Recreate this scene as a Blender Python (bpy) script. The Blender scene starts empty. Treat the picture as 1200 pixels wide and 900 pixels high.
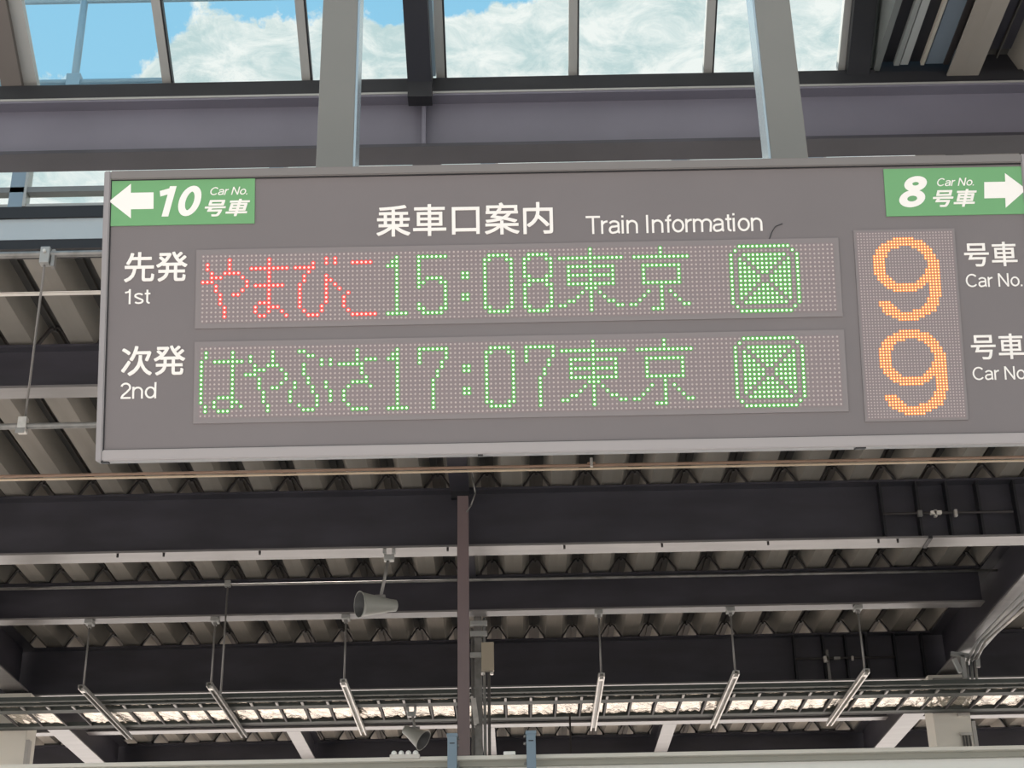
import bpy, bmesh, math, random
from mathutils import Vector, Matrix
random.seed(7)
S = bpy.context.scene
COL = S.collection
R = math.radians

# ---------------------------------------------------------------- camera
F = 1850.0; PITCH = R(25.95); ROLL = 0.019; EYE = Vector((0, 0, 1.6))
FW = Vector((0, math.cos(PITCH), math.sin(PITCH))); UP0 = Vector((0, -math.sin(PITCH), math.cos(PITCH))); RT0 = Vector((1, 0, 0))
RT = RT0*math.cos(ROLL) - UP0*math.sin(ROLL); UP = UP0*math.cos(ROLL) + RT0*math.sin(ROLL)
cam = bpy.data.cameras.new('camera'); camo = bpy.data.objects.new('camera', cam); COL.objects.link(camo)
cam.sensor_width = 36; cam.lens = F/1200*36; cam.clip_end = 500
m = Matrix((RT, UP, -FW)).transposed().to_4x4(); m.translation = EYE
camo.matrix_world = m
S.camera = camo

# ---------------------------------------------------------------- world, sun, exposure
S.view_settings.view_transform = 'Standard'; S.view_settings.look = 'None'
S.view_settings.gamma = 1; S.view_settings.use_curve_mapping = False
S.view_settings.exposure = 0.0
W = bpy.data.worlds.new('sky'); S.world = W; W.use_nodes = True
nt = W.node_tree; N = nt.nodes; L = nt.links
for n in list(N): N.remove(n)
def nd(t, **k):
    n = N.new(t)
    for a, b in k.items(): setattr(n, a, b)
    return n
def mth(op, a, b=None, clamp=False):
    n = nd('ShaderNodeMath', operation=op, use_clamp=clamp)
    for i, v in enumerate((a, b)):
        if v is None: continue
        if isinstance(v, (int, float)): n.inputs[i].default_value = v
        else: L.new(v, n.inputs[i])
    return n.outputs[0]
tc = nd('ShaderNodeTexCoord'); sep = nd('ShaderNodeSeparateXYZ'); L.new(tc.outputs['Generated'], sep.inputs[0])
n1 = nd('ShaderNodeTexNoise'); n1.inputs['Scale'].default_value = 22.0; n1.inputs['Detail'].default_value = 9; n1.inputs['Roughness'].default_value = .62
L.new(tc.outputs['Generated'], n1.inputs['Vector'])
mp = nd('ShaderNodeMapping'); mp.inputs['Scale'].default_value = (1, 1, 2.2); mp.inputs['Location'].default_value = (.35, .1, .2)
L.new(tc.outputs['Generated'], mp.inputs[0])
n2 = nd('ShaderNodeTexNoise'); n2.inputs['Scale'].default_value = 30.0; n2.inputs['Detail'].default_value = 8; n2.inputs['Roughness'].default_value = .68
n2.inputs['Distortion'].default_value = .6
L.new(mp.outputs[0], n2.inputs['Vector'])
# cloud bank low in the sky ahead, open blue above it and towards the left
xr = nd('ShaderNodeMapRange'); xr.inputs[1].default_value = -.235; xr.inputs[2].default_value = -.185; xr.inputs[3].default_value = -.55; xr.inputs[4].default_value = 0; L.new(sep.outputs[0], xr.inputs[0])
xr2 = nd('ShaderNodeMapRange'); xr2.inputs[1].default_value = -.02; xr2.inputs[2].default_value = .10; xr2.inputs[3].default_value = 0; xr2.inputs[4].default_value = .40; L.new(sep.outputs[0], xr2.inputs[0])
bias = mth('ADD', mth('ADD', xr.outputs[0], xr2.outputs[0]), mth('MULTIPLY', mth('SUBTRACT', .629, sep.outputs[2]), 11.0))
cm = mth('ADD', mth('MULTIPLY', mth('SUBTRACT', n1.outputs[0], .5), .75), bias)
cm = mth('MULTIPLY', mth('ADD', cm, .03), 22.0, True)
cr = nd('ShaderNodeValToRGB'); L.new(n2.outputs[0], cr.inputs[0])
cr.color_ramp.elements[0].position = .38; cr.color_ramp.elements[0].color = (.60, .73, .74, 1)
cr.color_ramp.elements[1].position = .60; cr.color_ramp.elements[1].color = (1.0, .995, .97, 1)
bl = nd('ShaderNodeValToRGB'); L.new(sep.outputs[2], bl.inputs[0])
bl.color_ramp.elements[0].position = 0.0; bl.color_ramp.elements[0].color = (.60, .88, .98, 1)
bl.color_ramp.elements[1].position = 1.0; bl.color_ramp.elements[1].color = (.14, .50, .84, 1)
mx = nd('ShaderNodeMixRGB'); L.new(cm, mx.inputs[0]); L.new(bl.outputs[0], mx.inputs[1]); L.new(cr.outputs[0], mx.inputs[2])
bg = nd('ShaderNodeBackground'); bg.inputs[1].default_value = 1.0; L.new(mx.outputs[0], bg.inputs[0])
wo = nd('ShaderNodeOutputWorld'); L.new(bg.outputs[0], wo.inputs[0])
sd = bpy.data.lights.new('sun', 'SUN'); sd.energy = 13.0; sd.angle = R(.5); sd.color = (1, .92, .84)
so = bpy.data.objects.new('sun', sd); COL.objects.link(so); so.rotation_euler = (R(-38), 0, R(24)); so.location = (0, 20, 40)

# ---------------------------------------------------------------- pixel helpers
def ray(x, y): return (FW*F + RT*(x-600) + UP*(450-y)).normalized()
def atY(x, y, Y): d = ray(x, y); return EYE + d*(Y/d.y)
def atZ(x, y, z): d = ray(x, y); return EYE + d*((z-EYE.z)/d.z)

# ---------------------------------------------------------------- materials
def mat(name, col, rough=.5, metal=0, spec=.5, noise=0, nscale=8, emit=None, estr=0, bump=0, bscale=60, stretch=(1, 1, 1)):
    M = bpy.data.materials.new(name); M.use_nodes = True
    t = M.node_tree; b = t.nodes['Principled BSDF']
    b.inputs['Base Color'].default_value = (*col, 1); b.inputs['Roughness'].default_value = rough
    b.inputs['Metallic'].default_value = metal; b.inputs['Specular IOR Level'].default_value = spec
    tc = t.nodes.new('ShaderNodeTexCoord'); mpn = t.nodes.new('ShaderNodeMapping'); mpn.inputs['Scale'].default_value = stretch
    t.links.new(tc.outputs['Object'], mpn.inputs[0])
    if noise:
        n = t.nodes.new('ShaderNodeTexNoise'); n.inputs['Scale'].default_value = nscale; n.inputs['Detail'].default_value = 6
        t.links.new(mpn.outputs[0], n.inputs['Vector'])
        r = t.nodes.new('ShaderNodeValToRGB'); t.links.new(n.outputs[0], r.inputs[0])
        r.color_ramp.elements[0].position = .3; r.color_ramp.elements[1].position = .7
        r.color_ramp.elements[0].color = (*[c*(1-noise) for c in col], 1)
        r.color_ramp.elements[1].color = (*[min(1, c*(1+noise)) for c in col], 1)
        t.links.new(r.outputs[0], b.inputs['Base Color'])
    if bump:
        n = t.nodes.new('ShaderNodeTexNoise'); n.inputs['Scale'].default_value = bscale; n.inputs['Detail'].default_value = 3
        t.links.new(mpn.outputs[0], n.inputs['Vector'])
        bp = t.nodes.new('ShaderNodeBump'); bp.inputs['Strength'].default_value = bump; bp.inputs['Distance'].default_value = .02
        t.links.new(n.outputs[0], bp.inputs['Height']); t.links.new(bp.outputs[0], b.inputs['Normal'])
    if emit:
        b.inputs['Emission Color'].default_value = (*emit, 1); b.inputs['Emission Strength'].default_value = estr
    return M
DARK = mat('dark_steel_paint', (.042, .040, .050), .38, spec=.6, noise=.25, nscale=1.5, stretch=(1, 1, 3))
FLANGE = mat('lit_flange_steel', (.17, .16, .157), .3, spec=.8, noise=.2, nscale=3, stretch=(.4, 2, 2))  # lighter copy of the beam paint: bounce light on undersides put into colour
SKYB = mat('skylit_beam_steel', (.145, .14, .175), .45, spec=.5, noise=.1, nscale=1.2)  # bluish lift: skylight falling on this beam put into its colour
BLACK = mat('black_gasket', (.012, .012, .015), .5)
DECK = mat('roof_deck_sheet', (.275, .253, .222), .6, spec=.15, noise=.12, nscale=1.6, stretch=(2, .35, 1))
DECKR = mat('ridge_seam_shade', (.10, .092, .085), .8, spec=.1, noise=.12, nscale=1.6, stretch=(2, .35, 1))  # ridge top and seam: shade of the recess put into a darker colour
BRK = mat('bracket_steel', (.035, .03, .03), .6)
ALU = mat('anodised_aluminium', (.36, .36, .345), .4, metal=.3, noise=.06, nscale=2)
POSTM = mat('grey_post_paint', (.205, .195, .175), .45, noise=.04, nscale=2)
BLUEG = mat('blue_grey_paint', (.20, .27, .33), .4)
GREYM = mat('grey_galvanised', (.26, .25, .235), .45, metal=.4, noise=.25, nscale=9)
ROD = mat('rod_steel', (.22, .21, .20), .45, metal=.4)
BRIGHTM = mat('bright_galvanised', (.60, .57, .53), .35, metal=.5, noise=.2, nscale=9)
COPPER = mat('brown_pipe', (.30, .19, .13), .4)
WHITEL = mat('pale_conduit', (.66, .62, .56), .4)
POSTB = mat('brown_pink_post_paint', (.17, .125, .125), .4, noise=.08, nscale=2)
CREAM = mat('cream_paint', (.72, .68, .60), .5, noise=.03, nscale=2)
WHITE = mat('white_panel_paint', (.90, .89, .84), .5)
TRAY = mat('tray_green_grey', (.06, .066, .06), .6, metal=0, spec=.3, noise=.15, nscale=5)
HORN = mat('horn_speaker_paint', (.30, .30, .27), .4)
CONC = mat('platform_concrete', (.50, .455, .43), .85, noise=.12, nscale=.8, bump=.15, bscale=20)
FACE = mat('sign_face_grey', (.170, .150, .153), .42, noise=.03, nscale=3)
FRAME = mat('sign_frame_metal', (.30, .28, .285), .4, metal=.2, noise=.04, nscale=6)
LEDW = mat('led_window', (.24, .195, .20), .35)
LEDBACK = mat('led_window_rim', (.225, .198, .20), .35)
GREEN = mat('sign_green', (.15, .37, .16), .45)
LETTER = mat('lettering_white', (.86, .82, .78), .5, emit=(1, .95, .90), estr=.05)  # slight emission added to lift the white of the letters
DOT = mat('unlit_led', (.52, .44, .42), .35)
def foil():
    M = mat('crinkled_foil', (.66, .60, .52), .2, metal=1, noise=.28, nscale=6, bump=1.0, bscale=16)
    return M
FOIL = foil()
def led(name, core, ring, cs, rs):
    return (mat(name+'_core', (.5, .5, .5), .4, emit=core, estr=cs), mat(name+'_halo', tuple(.5*c for c in ring), .4, emit=ring, estr=rs))  # second material glows as the bloom around a lit dot
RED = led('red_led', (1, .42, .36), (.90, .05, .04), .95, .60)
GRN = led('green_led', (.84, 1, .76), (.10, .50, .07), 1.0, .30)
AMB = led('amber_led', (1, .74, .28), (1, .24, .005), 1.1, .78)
def glass():
    M = bpy.data.materials.new('skylight_glass'); M.use_nodes = True; t = M.node_tree
    for n in list(t.nodes): t.nodes.remove(n)
    o = t.nodes.new('ShaderNodeOutputMaterial'); a = t.nodes.new('ShaderNodeBsdfTransparent'); g = t.nodes.new('ShaderNodeBsdfGlossy')
    a.inputs[0].default_value = (.95, .985, .98, 1); g.inputs['Roughness'].default_value = .03
    f = t.nodes.new('ShaderNodeFresnel'); f.inputs[0].default_value = 1.35; x = t.nodes.new('ShaderNodeMixShader')
    t.links.new(f.outputs[0], x.inputs[0]); t.links.new(a.outputs[0], x.inputs[1]); t.links.new(g.outputs[0], x.inputs[2]); t.links.new(x.outputs[0], o.inputs[0])
    return M
GLASS = glass()

# ---------------------------------------------------------------- building helpers
def obj(name, bm_or_me, mt, parent=None):
    if isinstance(bm_or_me, bmesh.types.BMesh):
        me = bpy.data.meshes.new(name); bm_or_me.normal_update(); bm_or_me.to_mesh(me); bm_or_me.free()
    else: me = bm_or_me
    if mt and not me.materials: me.materials.append(mt)
    o = bpy.data.objects.new(name, me); COL.objects.link(o)
    if parent: o.parent = parent
    return o
def tag(o, label, cat, group=None):
    o['label'] = label; o['category'] = cat
    if group: o['group'] = group
    return o
def thing(name, loc, label, cat, group=None, rot=(0, 0, 0)):
    o = bpy.data.objects.new(name, None); COL.objects.link(o); o.location = loc; o.rotation_euler = rot; o.empty_display_size = .1
    return tag(o, label, cat, group)
def struct(name, loc=(0, 0, 0)):
    o = bpy.data.objects.new(name, None); COL.objects.link(o); o.location = loc; o['kind'] = 'structure'; o.empty_display_size = .1
    return o
def box(bm, a, b, off=(0, 0, 0)):
    x0, y0, z0 = [min(p, q)-o for p, q, o in zip(a, b, off)]; x1, y1, z1 = [max(p, q)-o for p, q, o in zip(a, b, off)]
    v = [bm.verts.new(p) for p in ((x0, y0, z0), (x1, y0, z0), (x1, y1, z0), (x0, y1, z0), (x0, y0, z1), (x1, y0, z1), (x1, y1, z1), (x0, y1, z1))]
    for f in ((0, 3, 2, 1), (4, 5, 6, 7), (0, 1, 5, 4), (1, 2, 6, 5), (2, 3, 7, 6), (3, 0, 4, 7)): bm.faces.new([v[i] for i in f])
    return v
def bxo(name, a, b, mt, parent=None, bevel=0):
    off = parent.location if parent else (0, 0, 0)
    bm = bmesh.new(); box(bm, a, b, off)
    if bevel: bmesh.ops.bevel(bm, geom=bm.edges[:], offset=bevel, segments=2, affect='EDGES', profile=.5)
    return obj(name, bm, mt, parent)
def tube(bm, p, q, r, n=10, r2=None, off=(0, 0, 0), caps=True):
    p = Vector(p)-Vector(off); q = Vector(q)-Vector(off); d = (q-p).normalized()
    a = d.cross(Vector((0, 0, 1)) if abs(d.z) < .9 else Vector((1, 0, 0))).normalized(); b = d.cross(a)
    r2 = r if r2 is None else r2
    A = [bm.verts.new(p+(a*math.cos(t)+b*math.sin(t))*r) for t in [2*math.pi*i/n for i in range(n)]]
    B = [bm.verts.new(q+(a*math.cos(t)+b*math.sin(t))*r2) for t in [2*math.pi*i/n for i in range(n)]]
    for i in range(n):
        f = bm.faces.new((A[i], B[i], B[(i+1) % n], A[(i+1) % n])); f.smooth = True
    if caps: bm.faces.new(A); bm.faces.new(B[::-1])
def tbo(name, p, q, r, mt, parent=None, n=10, r2=None):
    bm = bmesh.new(); tube(bm, p, q, r, n, r2, parent.location if parent else (0, 0, 0)); bmesh.ops.recalc_face_normals(bm, faces=bm.faces[:])
    return obj(name, bm, mt, parent)
def barbm(bm, p, q, w, h, off=(0, 0, 0)):
    """rectangular bar from p to q, w sideways, h tall"""
    p = Vector(p)-Vector(off); q = Vector(q)-Vector(off); d = (q-p).normalized()
    s = d.cross(Vector((0, 0, 1)) if abs(d.z) < .95 else Vector((0, 1, 0))).normalized(); u = s.cross(d)
    v = [bm.verts.new(c+s*(i*w/2)+u*(j*h/2)) for c in (p, q) for i, j in ((-1, -1), (1, -1), (1, 1), (-1, 1))]
    for f in ((0, 1, 2, 3), (7, 6, 5, 4), (0, 4, 5, 1), (1, 5, 6, 2), (2, 6, 7, 3), (3, 7, 4, 0)): bm.faces.new([v[i] for i in f])
    bmesh.ops.recalc_face_normals(bm, faces=bm.faces[:])
def baro(name, p, q, w, h, mt, parent=None):
    bm = bmesh.new(); barbm(bm, p, q, w, h, parent.location if parent else (0, 0, 0)); return obj(name, bm, mt, parent)

# ================================================================ SETTING
PIT = .502; PH = -4.79; ZD = 7.66; RH = .19     # roof deck: pitch, ridge phase, valley level, ridge height
fl = obj('floor', (lambda bm: (box(bm, (-60, -30, -.3), (60, 90, 0)), bm)[1])(bmesh.new()), CONC); fl['kind'] = 'structure'

ceil = struct('ceiling', (0, 0, 0))
def deck_mesh(y0, y1, name):
    bm = bmesh.new()
    prof = [(-.251, 0), (-.151, 0), (-.07, RH), (.07, RH), (.151, 0), (.251, 0)]
    lo = [(x, 0, z) for x, z in prof]
    rows = []
    for y in (y0, y1):
        rows.append(([bm.verts.new((x*1.001, y, z)) for x, z in prof], [bm.verts.new((x*1.001, y, z+.012)) for x, z in prof]))
    for i in range(5):
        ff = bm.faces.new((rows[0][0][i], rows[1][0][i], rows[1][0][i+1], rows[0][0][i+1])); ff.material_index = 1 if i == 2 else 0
        bm.faces.new((rows[0][1][i+1], rows[1][1][i+1], rows[1][1][i], rows[0][1][i]))
        for r in rows: bm.faces.new((r[0][i], r[0][i+1], r[1][i+1], r[1][i]))
    for k in (0, 5): bm.faces.new((rows[0][0][k], rows[0][1][k], rows[1][1][k], rows[1][0][k]))
    bmesh.ops.recalc_face_normals(bm, faces=bm.faces[:])
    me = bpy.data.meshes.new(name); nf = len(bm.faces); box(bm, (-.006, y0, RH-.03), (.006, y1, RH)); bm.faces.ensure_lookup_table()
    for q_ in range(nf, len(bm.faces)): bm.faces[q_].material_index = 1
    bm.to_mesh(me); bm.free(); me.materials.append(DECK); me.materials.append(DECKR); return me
SKX = 2.33                                       # right edge of the skylight
YD0 = atZ(60, 301, ZD).y; YE = YD0-.10; print('deck edge', YD0)
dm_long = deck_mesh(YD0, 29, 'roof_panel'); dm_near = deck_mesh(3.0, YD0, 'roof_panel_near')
XN = atZ(1130, 84, ZD).x
k0 = math.floor((-11-PH)/PIT); k1 = math.ceil((11-PH)/PIT)
for k in range(k0, k1):
    x = PH+k*PIT
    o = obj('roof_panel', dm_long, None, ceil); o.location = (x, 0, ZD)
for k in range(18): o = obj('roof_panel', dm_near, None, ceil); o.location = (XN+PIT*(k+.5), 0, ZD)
bxo('edge_flat', (XN-.10, 3.0, ZD), (XN, YD0, ZD+.012), DECK, ceil)
# end strip that closes the deck next to the skylight
# wedge brackets on every beam
def bracket_mesh():
    bm = bmesh.new()
    pts = [(-.139, .0), (-.128, .03), (-.045, RH-.03), (-.02, RH-.015), (.0, RH-.03), (.02, RH-.015), (.045, RH-.03), (.128, .03), (.139, 0)]
    for (a, b) in zip(pts, pts[1:]):
        barbm(bm, (a[0], 0, a[1]), (b[0], 0, b[1]), .04, .017)
    for sx in (-1, 1): box(bm, (sx*.139-.02, -.03, -.03), (sx*.139+.02, .03, .012))
    box(bm, (-.012, -.018, RH-.05), (.012, .018, RH+.0))
    me = bpy.data.meshes.new('deck_bracket'); bm.to_mesh(me); bm.free(); me.materials.append(BRK); return me
bmesh_b = bracket_mesh()
BEAMS = [(11.58, 's'), (14.89, 'p'), (17.53, 's'), (20.12, 'p'), (22.9, 's'), (25.5, 'p')]
for Y, kind in BEAMS:
    lim = Y*.36+.6
    for k in range(k0, k1):
        x = PH+k*PIT
        if abs(x) > lim or (Y < 12 and x > -3.0): continue
        o = obj('deck_bracket', bmesh_b, None, ceil); o.location = (x, Y, ZD)

# ---------------------------------------------------------------- steel beams
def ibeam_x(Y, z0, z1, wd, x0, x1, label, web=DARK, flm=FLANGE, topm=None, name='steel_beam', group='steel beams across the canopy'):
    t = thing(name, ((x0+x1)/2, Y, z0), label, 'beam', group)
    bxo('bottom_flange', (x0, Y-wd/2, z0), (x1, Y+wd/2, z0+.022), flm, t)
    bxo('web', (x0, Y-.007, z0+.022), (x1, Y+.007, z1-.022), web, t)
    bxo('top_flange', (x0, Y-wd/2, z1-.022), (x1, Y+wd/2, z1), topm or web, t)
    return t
def ibeam_y(X, z0, z1, wd, y0, y1, label):
    t = thing('steel_girder', (X, (y0+y1)/2, z0), label, 'beam', 'steel girders running back under the roof')
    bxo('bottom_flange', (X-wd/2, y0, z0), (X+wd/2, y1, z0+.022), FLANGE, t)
    bxo('web', (X-.007, y0, z0+.022), (X+.007, y1, z1-.022), DARK, t)
    bxo('top_flange', (X-wd/2, y0, z1-.022), (X+wd/2, y1, z1), DARK, t)
    return t
ZB = 7.63
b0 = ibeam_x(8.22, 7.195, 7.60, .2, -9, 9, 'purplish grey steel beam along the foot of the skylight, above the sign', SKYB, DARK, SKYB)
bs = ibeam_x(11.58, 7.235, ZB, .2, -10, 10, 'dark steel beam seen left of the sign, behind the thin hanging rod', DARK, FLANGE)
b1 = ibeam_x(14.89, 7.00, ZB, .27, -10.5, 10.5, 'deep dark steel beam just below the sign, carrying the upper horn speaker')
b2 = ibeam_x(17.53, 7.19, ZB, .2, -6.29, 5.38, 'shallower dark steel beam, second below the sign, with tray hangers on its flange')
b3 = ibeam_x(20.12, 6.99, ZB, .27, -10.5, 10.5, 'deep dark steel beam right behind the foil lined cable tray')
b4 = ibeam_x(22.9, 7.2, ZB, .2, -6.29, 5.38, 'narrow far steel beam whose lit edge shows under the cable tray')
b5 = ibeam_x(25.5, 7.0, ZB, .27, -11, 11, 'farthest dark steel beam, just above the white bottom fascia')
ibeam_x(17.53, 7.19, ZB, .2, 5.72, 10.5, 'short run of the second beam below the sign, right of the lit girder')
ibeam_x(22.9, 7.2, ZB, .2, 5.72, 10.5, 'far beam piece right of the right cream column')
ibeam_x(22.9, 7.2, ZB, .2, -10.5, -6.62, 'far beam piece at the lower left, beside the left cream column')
# stiffeners, splice gaps and fittings
def stiff(t, Y, z0, z1, px, py, deep=.12):
    P = atY(px, py, Y)
    return bxo('stiffener', (P.x-.012, Y-deep, z0), (P.x+.012, Y-.008, z1), BLACK, t)
for px in (1028, 1070, 1105, 1141, 1184): stiff(b1, 14.89, 7.022, 7.608, px, 572)
for px in (928, 962, 988, 1012, 1045, 1077): stiff(b3, 20.12, 7.012, 7.608, px, 745)
P = atY(498, 112, 8.22); bxo('stiffener', (P.x-.012, 8.13, 7.217), (P.x+.012, 8.213, 7.578), SKYB, b0)
for px in (135, 190, 304, 525, 661, 774, 896, 1022, 1044): 
    P = atZ(px, 645, 7.0); tbo('bolt', (P.x, 14.78, 7.0), (P.x, 14.78, 6.965), .012, BRK, b1, 6)
zr = atY(1100, 601, 14.74).z
t = thing('conduit', (4.9, 14.74, zr), 'thin dark conduit with small fittings across the stiffened bay just below the sign', 'conduit')
tbo('pipe', (atY(1035, 601, 14.74).x, 14.74, zr), (atY(1187, 598, 14.74).x, 14.74, zr), .014, BRK, t)
for px, w_, h_, mt_ in ((1078, .045, .05, GREYM), (1097, .11, .03, WHITEL), (1096, .03, .06, BRIGHTM), (1120, .03, .06, BRIGHTM)):
    P = atY(px, 602, 14.71); bxo('fitting', (P.x-w_/2, 14.69, zr-h_*.9), (P.x+w_/2, 14.735, zr+h_*.3), mt_, t, .004)
zr = atY(1000, 771, 19.98).z
t = thing('conduit', (4.1, 19.97, zr), 'thin dark conduit with small pale fittings on the beam behind the cable tray', 'conduit')
tbo('pipe', (atY(932, 772, 19.98).x, 19.97, zr), (atY(1048, 770, 19.98).x, 19.97, zr), .014, BRK, t)
for px, w_, h_, mt_ in ((968, .07, .07, BRIGHTM), (981, .08, .03, GREYM), (999, .03, .05, BRIGHTM), (970, .035, .34, ROD)):
    P = atY(px, 772, 19.95); bxo('fitting', (P.x-w_/2, 19.93, zr-h_*.9), (P.x+w_/2, 19.965, zr+h_*.3), mt_, t, .004)

g1 = ibeam_y(5.55, 7.03, ZB-.002, .30, 15.03, 19.98, 'dark steel girder running back at far right, lit edge rising to the frame corner')
g1b = ibeam_y(5.55, 7.03, ZB-.002, .30, 20.26, 25.36, 'short lit girder edge slanting down beside the right cream column')
g2 = ibeam_y(-6.45, 7.03, ZB-.002, .30, 20.26, 25.36, 'lit girder edge slanting right from the left cream column')
g2b = ibeam_y(-6.45, 7.03, ZB-.002, .30, 15.03, 19.98, 'dark steel girder running back at far left above the left column')
for X, lab in ((-3.3, 'short far cross girder left of the lower horn speaker'), (-.45, 'short far cross girder behind the brown post'), (2.22, 'short far cross girder in the lower right behind the tray')):
    ibeam_y(X, 7.2, ZB-.002, .2, 23.01, 25.36, lab)
t = thing('roof_purlin', (-.54, 12.5, 7.6), 'dark box purlin running from the sign back to the top of the brown post', 'beam')
bxo('box_section', (-.64, 8.33, 7.57), (-.45, 14.75, 7.655), DARK, t); bxo('box_section', (-.63, 15.03, 7.57), (-.46, 17.42, 7.655), DARK, t); 
bxo('connection_plate', (-.63, 14.70, 7.50), (-.45, 14.755, 7.63), BLACK, t)

# ---------------------------------------------------------------- skylight (sloped glazing over the near side)
win = struct('window_1', (0, 8.2, 7.73))
SL = math.tan(R(32)); GY0, GZ0 = 8.25, 7.74
Xr2_ = 0
def onglass(X, Y, dz=0): return Vector((X, Y, GZ0+(GY0-Y)*SL+dz))
def glass_hit(px, py, dz=0):
    d = ray(px, py); z0 = GZ0+dz
    # EYE.z + t d.z = z0 + (GY0 - t d.y)*SL
    tt = (z0+GY0*SL-EYE.z)/(d.z+d.y*SL); return EYE+d*tt
bxo('kerb', (-9, 8.13, 7.60), (SKX, 8.32, 7.72), BLACK, win)
bxo('kerb_edge', (-9, 8.115, 7.592), (9, 8.13, 7.606), ALU, win)
bxo('kerb', (SKX, 8.13, 7.60), (9, 8.32, 7.70), BLACK, win); bxo('kerb_upstand', (glass_hit(1010, 88).x, 8.17, 7.62), (9, 8.30, 8.0), BLACK, win)
mx_px = [-135, 37, 197, 360, 517, 671, 828, 984]
mxs = [glass_hit(p, 100).x for p in mx_px]
print('mullions', mxs)
YT = 4.6
for a, b in zip(mxs, mxs[1:]):
    bm = bmesh.new(); off = win.location
    v = [bm.verts.new(Vector(p)-off) for p in (onglass(a+.02, GY0, .02), onglass(b-.02, GY0, .02), onglass(b-.02, YT, .02), onglass(a+.02, YT, .02))]
    w = [bm.verts.new(p.co+Vector((0, 0, .012))) for p in v]
    bm.faces.new(v); bm.faces.new(w[::-1])
    for i in range(4): bm.faces.new((v[i], w[i], w[(i+1) % 4], v[(i+1) % 4]))
    bmesh.ops.recalc_face_normals(bm, faces=bm.faces[:])
    obj('pane', bm, GLASS, win)
for i, X in enumerate(mxs):
    wd = .055 if i not in (1,) else .09
    baro('mullion', onglass(X, GY0-.02, 0), onglass(X, YT, 0), wd, .06, ALU, win)
    if i not in (1, 7): baro('gasket', onglass(X+wd/2+.006, GY0-.02, .0), onglass(X+wd/2+.006, YT, .0), .01, .05, BLACK, win)
X = glass_hit(18, 100).x; baro('sash_frame', onglass(X, GY0-.02, -.03), onglass(X, YT, -.03), .13, .10, mat('brown_sash', (.12, .105, .095), .5), win)
baro('bottom_rail', onglass(-9, 8.24, -.01), onglass(SKX, 8.24, -.01), .05, .035, ALU, win)
# rafter in front of the beam
P1 = glass_hit(495, 110); t = thing('skylight_rafter', (P1.x, 8.1, 7.5), 'broad black rafter dropping from the skylight onto the beam between the sign posts', 'beam')
baro('box_section', onglass(P1.x, 8.13, -.13), onglass(P1.x-.03, YT, -.13), .15, .24, mat('black_rafter_paint', (.016, .016, .022), .4), t)
baro('edge_strip', onglass(P1.x+.085, 8.13, -.06), onglass(P1.x+.055, YT, -.06), .02, .10, BLUEG, t)
bxo('shoe', (P1.x-.075, 8.02, 7.50), (P1.x+.075, 8.12, 7.72), BLACK, t)
# right end: rafter, gutter strips running back
Xr = glass_hit(1001, 88).x; baro('end_rafter', onglass(Xr, 8.22, -.05), onglass(Xr, YT, -.05), .14, .14, BLACK, win)
Xr2 = glass_hit(1020, 88).x; baro('end_panel', onglass(Xr2, 8.22, .0), onglass(Xr2, YT, .0), .05, .05, mat('grey_green_panel', (.10, .115, .11), .5), win)
bxo('end_wall', (Xr2+.0, 4.4, 7.73), (Xr2+.04, 8.16, 10.2), mat('end_wall_grey_green', (.15, .165, .16), .5), win)
gut = thing('roof_gutter', (2.5, 6, 7.7), 'striped grey and black roof edge profile right of the skylight, top right corner', 'gutter')
ZG = 7.74
def strip(nm, pa, pb, mt_, dz=0, th=.04):
    xa = atZ(pa, 87, ZG+dz).x; xb = atZ(pb, 87, ZG+dz).x
    bxo(nm, (xa, 3.4, ZG+dz), (xb, 8.12, ZG+dz+th), mt_, gut)
strip('drip_edge', 1022, 1026, BRIGHTM); strip('shadow_gap', 1026, 1044, BLACK, .03)
strip('gutter_strip', 1044, 1050, mat('grey_gutter', (.24, .26, .25), .5)); strip('gutter_strip', 1051, 1060, mat('grey_gutter_light', (.34, .36, .35), .5), .006)
strip('shadow_gap', 1060, 1075, BLACK, .03); strip('drip_edge', 1075, 1079, mat('cream_edge', (.42, .40, .34), .5))
strip('gutter_strip', 1080, 1101, mat('blue_gutter', (.17, .21, .25), .45), .01); strip('closing_edge', 1101, 1108, BRK, .0)
# close the roof between skylight end and the deck
xg = atZ(1108, 87, ZG).x
bxo('closing_sheet', (atZ(1026, 87, ZG).x, 3.2, ZG+.10), (xg+.4, 8.1, ZG+.13), DARK, gut)

# far clerestory under the skylight, seen at the left of the sign
w2 = struct('window_2', (0, YE, 7.9))
def zz(px, py, Y=None): return atY(px, py, Y or YE).z
z_sill0, z_sill1 = zz(60, 282), zz(60, 258)
bxo('sill_panel', (-9, YE-.02, z_sill0), (SKX, YE+.06, z_sill1), mat('sill_blue_grey', (.40, .45, .48), .4), w2)
bxo('bottom_rail', (-9, YE-.04, z_sill1), (SKX, YE+.04, zz(60, 245)), BLACK, w2)
bxo('transom', (-9, YE-.04, zz(60, 228)), (SKX, YE+.04, zz(60, 222)), mat('transom_grey', (.16, .17, .17), .5), w2)
bxo('rail_light', (-9, YE-.03, zz(60, 244)), (SKX, YE+.03, zz(60, 241)), ALU, w2)
bxo('header', (-9, YE-.04, 8.75), (SKX, YE+.04, 8.85), BLACK, w2)
xs_ = [-9, atY(22, 225, YE).x, -1.75, -.15, 1.3, SKX]
for a, b in zip(xs_, xs_[1:]):
    bxo('pane', (a+.01, YE, zz(60, 245)), (b-.01, YE+.01, 8.75), GLASS, w2)
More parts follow.
